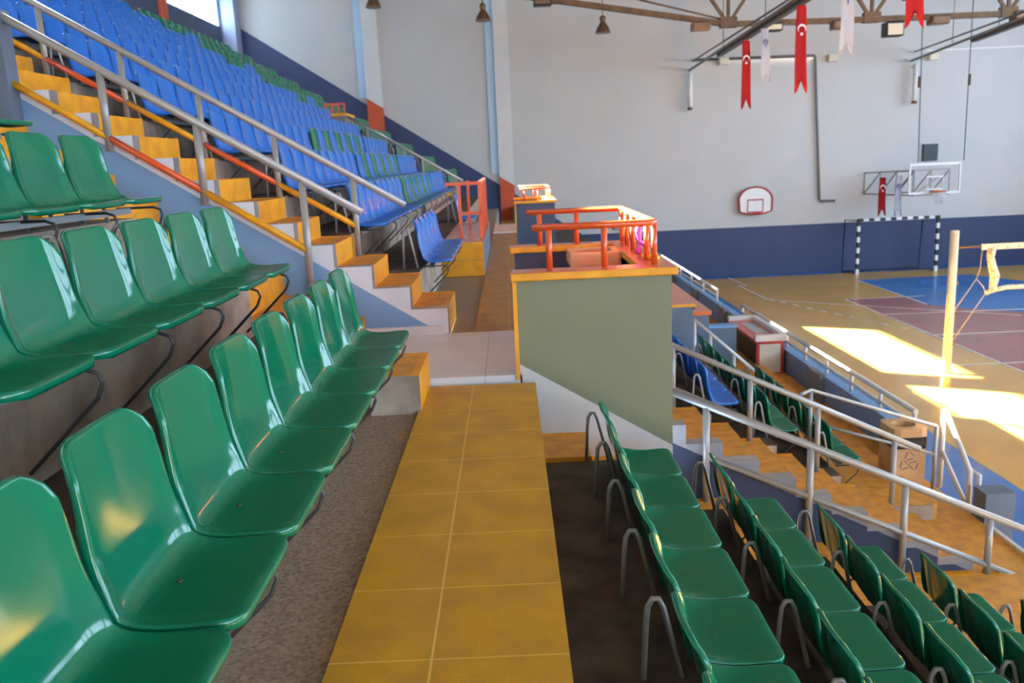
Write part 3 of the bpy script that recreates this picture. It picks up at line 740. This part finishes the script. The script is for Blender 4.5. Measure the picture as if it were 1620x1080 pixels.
# bins
def square_bin(name, label, c, w, h, big):
    o = thing(name, label, 'bin', (c[0], c[1], c[2]))
    x, y, z = c; m = MB()
    m.box(x - w/2, x + w/2, y - w/2, y + w/2, z, z + h*.80, CARD, front=CARD); m.build('body', o, .006)
    MB().box(x - w*.515, x + w*.515, y - w*.515, y + w*.515, z + h*.66, z + h*.86, BLACKBAG).build('bag', o, .01)
    t = MB(); n = 24; zt = z + h; zb = z + h*.86; W = w*.56; r = w*.34
    outer, inner = [], []
    for i in range(n):
        a = 2*math.pi*i/n; ca, sa = math.cos(a), math.sin(a); s = 1/max(abs(ca), abs(sa)); s = min(s, 1.25)
        outer.append((x + ca*W*s, y + sa*W*s)); inner.append((x + ca*r, y + sa*r))
    k = t.mi(CARD); A = [t.bm.verts.new((*p, zb)) for p in outer]; B = [t.bm.verts.new((*p, zt)) for p in outer]; D = [t.bm.verts.new((*p, zt)) for p in inner]; E_ = [t.bm.verts.new((*p, zb)) for p in inner]
    for i in range(n):
        j = (i+1) % n
        for q in ([A[i], A[j], B[j], B[i]], [B[i], B[j], D[j], D[i]], [D[i], D[j], E_[j], E_[i]]): t.bm.faces.new(q)
    ld = t.build('lid', o)
    MB().lathe([(r*.98, 0), (r*.98, .004)], (x, y, z + h*.87), DARKM, 24).build('opening', ld)
    return o
ob_ = square_bin('litter_bin', 'tan cardboard litter bin with round hole on the gangway', (4.02, 8.55, GZ), .34, .66, True)
e = MB()
for i, (dx, dz, s) in enumerate(((-.05, .26, .05), (.05, .26, .05), (0, .36, .05))):
    for a in range(3):
        t = a*2.094 + i; e.bar((4.02 + dx + s*math.cos(t), 8.376, GZ + dz + s*math.sin(t)), (4.02 + dx + s*math.cos(t + 1.6), 8.376, GZ + dz + s*math.sin(t + 1.6)), .004, .008, GASKET)
e.build('emblem', ob_)
o = thing('litter_bin', 'tan rimmed bin with black bag inside the olive balcony', 'bin', (.60, 6.35, 0))
MB().box(.44, .77, 6.18, 6.52, 0, .55, BLACKBAG).build('bag', o, .03)
t = MB(); t.box(.42, .79, 6.14, 6.20, .56, .66, CARD); t.box(.42, .79, 6.50, 6.56, .56, .66, CARD); t.box(.42, .48, 6.2, 6.5, .56, .66, CARD); t.box(.73, .79, 6.2, 6.5, .56, .66, CARD)
t.build('rim', o, .006)

# ribbons tied at the balcony corner
o = thing('ribbon_bundle', 'purple and yellow ribbon tied to the orange balcony railing', 'ribbon', (.88, 5.75, .67))
MB().tube([(.86, 5.75, .90), (.85, 5.74, .82), (.86, 5.73, .76), (.84, 5.70, .69)], [.014, .02, .012, .016], PURPLE, 8).build('purple_ribbon', o)
MB().tube([(.86, 5.72, .76), (.90, 5.66, .745), (.93, 5.62, .75)], [.012, .02, .01], PURPLE, 8).build('purple_tail', o)
MB().tube([(.86, 5.60, .685), (.91, 5.52, .68), (.94, 5.46, .682)], [.012, .02, .012], YRIB, 8).build('yellow_ribbon', o)

# ------------------------------------------------------------------ court equipment
# volleyball post and net
px_, py_ = 9.13, 17.6
o = thing('volleyball_post', 'cream volleyball post standing in the sun patch', 'post', (px_, py_, FZ + .002))
pl = MB().tube([(px_, py_, FZ + .002), (px_, py_, -.5)], .085, CREAM, 16).build('pole', o)
MB().lathe([(.088, 0), (.085, .02), (.05, .03)], (px_, py_, -.5), CREAM, 16).build('cap', o)
for z in (-1.6, -2.3, -2.9): MB().box(px_ + .07, px_ + .13, py_ - .03, py_ + .03, z, z + .07, RUST).build('hook', pl)
o = thing('volleyball_net', 'worn white volleyball net tapes tied to the cream post', 'net', (9.72, py_, -.9))
MB().box(9.70, 15.0, py_ - .012, py_ + .012, -.90, -.78, TAPE).build('top_tape', o)
MB().tube([(9.85, py_, -1.80), (10.05, py_, -1.74), (10.3, py_, -1.70), (15, py_, -1.70)], .05, TAPE, 8).build('bottom_tape', o)
MB().tube([(9.92, py_, -.88), (9.90, py_, -1.05), (9.95, py_, -1.25), (10.02, py_, -1.45), (9.99, py_, -1.7), (9.97, py_, -1.78)], [.09, .075, .085, .10, .07, .05], TAPE, 8).build('side_tape', o)
MB().tube([(9.2, py_, -.83), (9.45, py_, -.82), (9.70, py_, -.83)], .022, RUST, 8).build('tension_rod', o)
for pth in ([(9.72, py_, -.9), (9.70, py_, -1.3), (9.64, py_, -1.5), (9.22, py_, -2.15)], [(9.64, py_, -1.5), (9.78, py_, -1.65), (9.86, py_, -1.8), (9.22, py_, -2.8)]):
    MB().tube(pth, .010, ROPE, 6).build('rope', o)
# handball goal
o = thing('handball_goal', 'black and white striped handball goal before the navy wall', 'goal', (14.85, 32.6, FZ + .002))
gy = 32.4; g0, g1, gz0, gz1 = 13.15, 16.15, FZ + .002, -1.46
def striped(nm, p, q, n):
    for par, mt, nn in ((0, BLACK, 'black'), (1, WHITE, 'white')):
        pass
    m = MB(); p, q = V(p), V(q)
    for i in range(n):
        a, c = p.lerp(q, i/n), p.lerp(q, (i+1)/n); m.bar(a, c, .1, .1, BLACK if i % 2 == 0 else WHITE)
    return m.build(nm, o)
striped('post', (g0, gy, gz1), (g0, gy, gz0), 10); striped('post', (g1, gy, gz1), (g1, gy, gz0), 10)
striped('crossbar', (g0 - .05, gy, gz1 + .02), (g1 + .05, gy, gz1 + .02), 15)
gb = MB()
for x in (g0, g1): gb.tube([(x, gy, gz1), (x - .25, gy + .7, gz1), (x - .25, gy + .85, gz0 + .03), (x, gy, gz0 + .03)], .022, BLACK, 6)
gb.tube([(g0 - .25, gy + .85, gz0 + .03), (g1 - .25, gy + .85, gz0 + .03)], .022, BLACK, 6)
gb.build('net_frame', o)
# fan-shaped backboard
o = thing('practice_backboard', 'small fan-shaped basketball backboard with red rim on the far wall', 'backboard', (9.5, HY1 - .1, -.6))
yb2 = HY1 - .22
fan = [(8.87, -1.0), (8.85, -.62)] + [(9.49 + .66*math.cos(t), -.55 + .50*math.sin(t)) for t in [math.pi*(1 - i/10) for i in range(11)]] + [(10.14, -.62), (10.12, -1.0), (9.8, -1.1), (9.2, -1.1)]
MB().slab([(x, yb2, z) for x, z in fan], (0, .03, 0), WHITE).build('board', o)
fanf = [(9.49 + (x - 9.49)*.98, yb2 - .01, -.62 + (z + .62)*.98) for x, z in fan]
MB().tube(fanf, .035, REDT, 6, closed=True).build('rim', o)
t = MB(); sq = [(9.19, -1.02), (9.19, -.55), (9.78, -.55), (9.78, -1.02)]
for i in range(4): a, c = sq[i], sq[(i+1) % 4]; t.bar((a[0], yb2 - .012, a[1]), (c[0], yb2 - .012, c[1]), .012, .05, REDT)
t.build('target_square', o)
MB().tube([(9.49 + .2*math.cos(a), yb2 - .24 + .2*math.sin(a), -1.06) for a in [2*math.pi*i/16 for i in range(16)]], .016, REDT, 6, closed=True).build('hoop', o)
MB().box(9.35, 9.63, yb2 + .03, HY1 - .005, -.95, -.5, DARKSTEEL).build('bracket', o)
# small far backboard over the balcony
o = thing('practice_backboard', 'tiny dark red hoop frame low on the far wall above the olive balcony', 'backboard', (4.3, HY1 - .1, -1.1))
t = MB(); sq = [(4.0, -1.45), (4.0, -1.15), (4.6, -1.15), (4.6, -1.45)]
for i in range(4): a, c = sq[i], sq[(i+1) % 4]; t.bar((a[0], HY1 - .05, a[1]), (c[0], HY1 - .05, c[1]), .05, .04, REDT)
t.build('frame', o)
MB().tube([(3.9 + .2*math.cos(a), HY1 - .28 + .2*math.sin(a), -1.18) for a in [2*math.pi*i/14 for i in range(14)]], .03, REDT, 6, closed=True).build('hoop', o)
# main basketball unit
o = thing('basketball_backboard', 'clear basketball backboard on a folding truss arm from the far wall', 'backboard', (15.3, 30.8, 0))
by = 30.8
t = MB(); bx0, bx1, bz0, bz1 = 14.24, 16.02, -.45, .56
for p, q in (((bx0, by, bz0), (bx0, by, bz1)), ((bx1, by, bz0), (bx1, by, bz1)), ((bx0, by, bz0), (bx1, by, bz0)), ((bx0, by, bz1), (bx1, by, bz1))): t.bar(p, q, .05, .08, WHITE)
t.build('board_frame', o)
MB().box(bx0 + .02, bx1 - .02, by - .008, by + .008, bz0, bz1, ACRYL).build('board', o)
t = MB(); sq = [(14.85, -.32), (14.85, .12), (15.44, .12), (15.44, -.32)]
for i in range(4): a, c = sq[i], sq[(i+1) % 4]; t.bar((a[0], by - .012, a[1]), (c[0], by - .012, c[1]), .012, .05, WHITE)
t.build('target_square', o)
hx, hz = 15.14, -.40
hp = MB().tube([(hx + .23*math.cos(a), by - .38 + .23*math.sin(a), hz) for a in [2*math.pi*i/20 for i in range(20)]], .022, mat('rim_orange', lin(206, 104, 60), .5), 6, closed=True).box(hx - .1, hx + .1, by - .15, by - .01, hz - .06, hz + .05, mat('rim_plate', lin(190, 96, 60), .5)).build('hoop', o)
nn = MB()
for i in range(10):
    a = 2*math.pi*i/10; b2 = a + .5
    nn.tube([(hx + .22*math.cos(a), by - .38 + .22*math.sin(a), hz), (hx + .13*math.cos(b2), by - .38 + .13*math.sin(b2), hz - .42)], .008, NETW, 4)
    nn.tube([(hx + .22*math.cos(a), by - .38 + .22*math.sin(a), hz), (hx + .13*math.cos(a - .5), by - .38 + .13*math.sin(a - .5), hz - .42)], .008, NETW, 4)
nn.build('net', hp)
for xw, xb in ((13.75, 14.45), (15.0, 15.7)):
    t = MB(); wy_ = HY1 - .02
    A0, A1, B0, B1 = V((xw, wy_, -.52)), V((xw, wy_, .27)), V((xb, by + .08, -.52)), V((xb, by + .08, .36))
    t.bar(A0, B0, .05, .05, STEEL); t.bar(A1, B1, .05, .05, STEEL)
    for k in range(4): t.bar(A0.lerp(B0, k/3), A1.lerp(B1, k/3), .04, .04, STEEL)
    for k in range(3): t.bar(A0.lerp(B0, k/3), A1.lerp(B1, (k+1)/3), .035, .035, STEEL)
    t.build('arm', o)
t = MB(); t.bar((14.45, by + .08, .36), (15.7, by + .08, .36), .05, .05, STEEL); t.bar((14.45, by + .08, -.52), (15.7, by + .08, -.52), .05, .05, STEEL); t.bar((14.45, by + .08, -.5), (15.7, by + .08, .36), .035, .035, STEEL); t.build('cross_brace', o)
# black vent, pipe, wall boxes
o = tag(MB().box(15.93, 16.49, HY1 - .1, HY1, .62, 1.25, BLACK).build('speaker_box', None, .01), 'small black square box on the wall above the clear backboard', 'speaker')
o = thing('wall_pipe', 'dark pipe running along and down the far wall', 'pipe', (9, HY1 - .08, 4.7))
MB().tube([(7.15, HY1 - .1, 4.72), (11.65, HY1 - .1, 4.68), (11.68, HY1 - .1, 4.62), (12.0, HY1 - .1, -.66), (12.06, HY1 - .1, -.72), (12.6, HY1 - .1, -.73)], .05, GASKET, 8).build('pipe_run', o)
for i, (xa, za_) in enumerate(((8.25, 4.62), (12.33, 4.56), (16.1, 4.44))):
    o = thing('wall_light', ['ivory wall lamp box nearest the left tube lamp on the far wall', 'ivory wall lamp box midway along the far wall', 'ivory wall lamp box beside the right tube lamp'][i], 'lamp', (xa, HY1 - .1, za_), 'lamp boxes on the far wall')
    hs = MB().box(xa - .18, xa + .18, HY1 - .22, HY1, za_ - .13, za_ + .13, IVORY).build('housing', o, .02)
    MB().box(xa - .15, xa + .15, HY1 - .235, HY1 - .22, za_ - .1, za_ + .1, LAMPG).build('lens', hs)
struct(MB().box(15.9, HX1, HY1 - .02, HY1, 4.66, 4.70, WHITE).build('trim_15'), 'thin white cable duct on the right of the far wall', 'duct')

# ------------------------------------------------------------------ overhead
yt = 27.0
o = thing('roof_truss', 'brown steel roof truss crossing above the court', 'truss', (9, yt, 5))
nodes = [(-3.0, 6.75), (1.6, 5.96), (6.8, 5.05), (11.1, 5.0), (15.2, 4.98), (19.5, 5.0), (24.0, 5.0)]
t = MB()
for a, c in zip(nodes, nodes[1:]): t.bar((a[0], yt, a[1]), (c[0], yt, c[1]), .16, .16, RUST)
t.build('bottom_chord', o)
MB().bar((-3, yt, 7.6), (24, yt, 7.6), .16, .16, RUST).build('top_chord', o)
for x, z in nodes[1:-1]:
    t = MB()
    for dx in (-1.8, 0, 1.8): t.bar((x, yt, z), (x + dx, yt, 7.6), .09, .09, RUST)
    t.bar((x - .25, yt, z + .05), (x + .25, yt, z + .05), .2, .3, RUST)
    t.build('web', o)
for dx in (-2.6, 24.0):
    pass
MB().tube([(2.5, yt, 6.3), (6.8, yt, 5.15)], .03, RUST, 6).tube([(12, yt, 5.5), (16.5, yt, 6.1)], .03, RUST, 6).build('tie_rod', o)
for x in (-3, 24): MB().bar((x, yt, 7.6), (x, yt, HZ), .2, .2, RUST).build('hanger', o)
def rail_track(label, p, q, tray):
    o = thing('ceiling_rail', label, 'ceiling rail', p)
    p, q = V(p), V(q)
    MB().tube([p, q], .045, GASKET, 8).build('pipe', o)
    off = V((.22, 0, .12)); MB().tube([p + off + V((-.1, 0, .2)), q + off], .03, GASKET, 8).build('cable', o)
    a, c = p.lerp(q, tray), q; MB().bar(a + V((.12, 0, -.06)), c + V((.12, 0, -.06)), .16, .14, DARKSTEEL).build('tray', o)
    for k in range(4):
        m_ = p.lerp(q, .25 + .22*k); MB().tube([m_, (m_.x, m_.y, HZ)], .012, GASKET, 6).build('hanger', o)
    return o
rail_track('grey pipe and dark cable tray running overhead, with flags hanging under it', (6.98, HY1 - .05, 4.36), (7.0, 13.0, 5.05), .2)
rail_track('grey pipe and tray overhead on the right side of the court', (15.3, HY1 - .05, 4.33), (13.6, 18, 4.72), .34)
for i, (x, z0, z1) in enumerate(((6.95, 2.9, 4.25), (15.38, 2.76, 4.2))):
    o = thing('tube_lamp', ['vertical white tube lamp left of the wall pipe', 'vertical white tube lamp right of the wall pipe'][i], 'lamp', (x, HY1 - .3, z0), 'tube lamps on the far wall')
    MB().tube([(x, HY1 - .3, z0 + .1), (x, HY1 - .3, z1)], .09, WHITE, 12).build('tube', o)
    MB().tube([(x, HY1 - .3, z0), (x, HY1 - .3, z0 + .1)], .1, BRONZE, 12).build('end_cap', o)
    MB().bar((x, HY1 - .3, z1 - .1), (x, HY1, z1 - .1), .04, .04, GASKET).build('bracket', o)
for i, x in enumerate((15.25, 17.1)):
    o = thing('hanging_rope', ['thin dark rope hanging left of the black wall box', 'thin dark rope hanging right of the black wall box'][i], 'rope', (x, 32.6, 0), 'hanging ropes')
    MB().tube([(x + (.12 if i == 0 else -.02), 32.6, .6), (x - .05, 32.6, HZ)], .016, DARKSTEEL, 6).build('rope', o)
    MB().tube([(x, 32.6, 3.3), (x, 32.6, 3.7)], .05, RUST, 8).build('sleeve', o)
for i, (x, z, big) in enumerate(((1.25, 5.93, 0), (5.97, 5.02, 0), (8.13, 4.9, 0), (10.18, 4.87, 0), (11.75, 4.68, 1), (13.11, 4.88, 0), (15.6, 4.9, 0))):
    o = thing('floodlight', 'dark floodlight under the roof truss, ' + ('the only one facing the camera with its lens showing' if big else '%s from the left' % ORD[i+1]), 'lamp', (x, yt, z), 'floodlights under the truss')
    h = .42 if big else .24
    hs = MB().box(x - .27, x + .27, yt - .2, yt + .2, z - h/2, z + h/2, BLACK if i in (0, 2, 4) else BRONZE).build('housing', o, .03)
    MB().box(x - .22, x + .22, yt - .215, yt - .2, z - h/2 + .04, z + h/2 - .06, LAMPG if i in (2, 4) else BRONZE).build('lens', hs)
    zc = 5.0 if x > 6.5 else 5.96 - (x - 1.6)*.175
    MB().bar((x, yt, z + h/2), (x, yt, zc), .05, .05, BLACK).build('bracket', o)
for i, (x, z) in enumerate(((-3.93, 6.16), (-.56, 5.62), (3.15, 5.1))):
    o = thing('bell_lamp', 'bronze bell lamp hanging before the far wall, %s of three from the left' % ORD[i+1], 'lamp', (x, 28, z), 'bell lamps')
    MB().lathe([(.24, 0), (.235, .03), (.20, .14), (.12, .26), (.085, .30), (.085, .38), (.10, .40), (.10, .46), (.05, .52)], (x, 28, z), BRONZE, 20).build('shade', o)
    MB().tube([(x, 28, z + .5), (x, 28, HZ)], .012, DARKSTEEL, 6).build('cord', o)
# pennants
def pennant(label, x, y, zt, h, w, mt, sym, group):
    o = thing('pennant', label, 'flag', (x, y, zt), group)
    n = 12; m = MB(); k = m.mi(mt); rows = []
    for i in range(n + 1):
        v = i / n; z = zt - h*v; ww = w*(.8 + .35*v)/2
        bow = .03*math.sin(v*5 + x*3 + y)
        nb = [-1, -.5, 0, .5, 1]; row = []
        for q in nb:
            zz = z
            if i == n: zz = z - (.14*abs(q) if abs(q) > .4 else -.16)*1.0
            row.append(m.bm.verts.new((x + q*ww + .03*v, y + bow + .02*math.sin(q*4 + v*3), zz)))
        rows.append(row)
    for A, B in zip(rows, rows[1:]):
        for q in range(4): f = m.bm.faces.new([A[q], A[q+1], B[q+1], B[q]]); f.smooth = True
    bmesh.ops.solidify(m.bm, geom=list(m.bm.faces), thickness=.004)
    m.build('cloth', o)
    zc = zt - h*.28; yy = y - .085; R = w*.36
    if sym == 'star':
        def arcp(r, cz, a0, a1, n_): return [(x + r*math.cos(math.radians(a0 + (a1-a0)*i/n_)), yy, zc + cz + r*math.sin(math.radians(a0 + (a1-a0)*i/n_))) for i in range(n_ + 1)]
        MB().slab(arcp(R, 0, -50, 230, 24) + arcp(R*.8, -R*.25, 222, -42, 24), (0, .004, 0), FLAGW).build('crescent', o)
        s = []; r1 = R*.5; zs = zc - R*1.25
        for i in range(10):
            a = -math.pi/2 + i*math.pi/5; r = r1 if i % 2 == 0 else r1*.42; s.append((x + r*math.cos(a), yy, zs + r*math.sin(a)))
        MB().slab(s, (0, .004, 0), FLAGW).build('star', o)
    else:
        t = MB(); t.tube([(x + R*.7*math.cos(a), yy, zc + R*.7*math.sin(a)) for a in [2*math.pi*i/16 for i in range(16)]], .018, EMBL, 6, closed=True)
        t.bar((x - R*.3, yy, zc + R*.4), (x + R*.2, yy, zc - R*.5), .01, .05, EMBL); t.bar((x, yy, zc - R*.9), (x, yy, zc - R*1.6), .01, .05, EMBL)
        t.build('emblem', o)
    return o
trz = lambda y: 4.36 + (33.45 - y)/20.45*.69
pennant('red crescent and star pennant farthest along the overhead pipe', 7.12, 26.2, 4.462, 1.82, .27, RED, 'star', 'hanging pennants')
pennant('white pennant hanging between the two farther red pennants', 7.12, 24.3, 4.527, 1.28, .24, WCLOTH, 'ring', 'hanging pennants')
pennant('long red crescent and star pennant nearer along the overhead pipe', 7.12, 21.4, 4.622, 1.88, .28, RED, 'star', 'hanging pennants')
pennant('white pennant cut by the top of the picture', 7.12, 18.6, 4.717, 1.42, .27, WCLOTH, 'ring', 'hanging pennants')
pennant('red pennant tip at the top edge of the picture', 7.12, 15.6, 4.817, 1.42, .30, RED, 'star', 'hanging pennants')
pennant('red pennant hung low on the basketball arm by the far wall', 13.86, 32.15, .12, 1.3, .27, RED, 'star', 'pennants by the far wall')
pennant('white pennant hung on the basketball arm by the far wall', 14.12, 31.4, .2, 1.35, .26, WCLOTH, 'ring', 'pennants by the far wall')

# ------------------------------------------------------------------ light
w = bpy.data.worlds.new('sky'); sc.world = w; w.use_nodes = True
bg = w.node_tree.nodes['Background']; bg.inputs[0].default_value = (.56, .77, 1.0, 1); bg.inputs[1].default_value = 16.0
sun = bpy.data.lights.new('sun', 'SUN'); sun.energy = 400; sun.angle = .009; sun.color = (1, .93, .84)
so = bpy.data.objects.new('sun', sun); C.objects.link(so)
so.rotation_euler = V((1, -.53, -.553)).to_track_quat('-Z', 'Y').to_euler()
def portal(x, a, b, z0, z1, sgn):
    l = bpy.data.lights.new('window_portal', 'AREA'); l.shape = 'RECTANGLE'; l.size = b - a; l.size_y = z1 - z0
    l.cycles.is_portal = True
    o = bpy.data.objects.new('window_portal', l); C.objects.link(o); o.location = (x, (a + b)/2, (z0 + z1)/2)
    o.rotation_euler = V((sgn, 0, 0)).to_track_quat('-Z', 'Z').to_euler()
for a, b in wy: portal(HX0 - .2, a, b, SILL, HEAD, 1)
for a, b in ry: portal(HX1 + .25, a, b, RW0, RW1, -1)
for a, b in nx:
    l = bpy.data.lights.new('window_portal', 'AREA'); l.shape = 'RECTANGLE'; l.size = b - a; l.size_y = NW1 - NW0; l.cycles.is_portal = True
    o = bpy.data.objects.new('window_portal', l); C.objects.link(o); o.location = ((a + b)/2, HY0 - .25, (NW0 + NW1)/2)
    o.rotation_euler = V((0, 1, 0)).to_track_quat('-Z', 'Z').to_euler()

vs = sc.view_settings; vs.view_transform = 'Standard'; vs.look = 'None'; vs.exposure = .2; vs.gamma = 1; vs.use_curve_mapping = False
sc.cycles.use_denoising = True
sc.cycles.max_bounces = 10; sc.cycles.diffuse_bounces = 6; sc.cycles.glossy_bounces = 3; sc.cycles.transparent_max_bounces = 12
sc.cycles.sample_clamp_indirect = 12; sc.cycles.caustics_reflective = False; sc.cycles.caustics_refractive = False
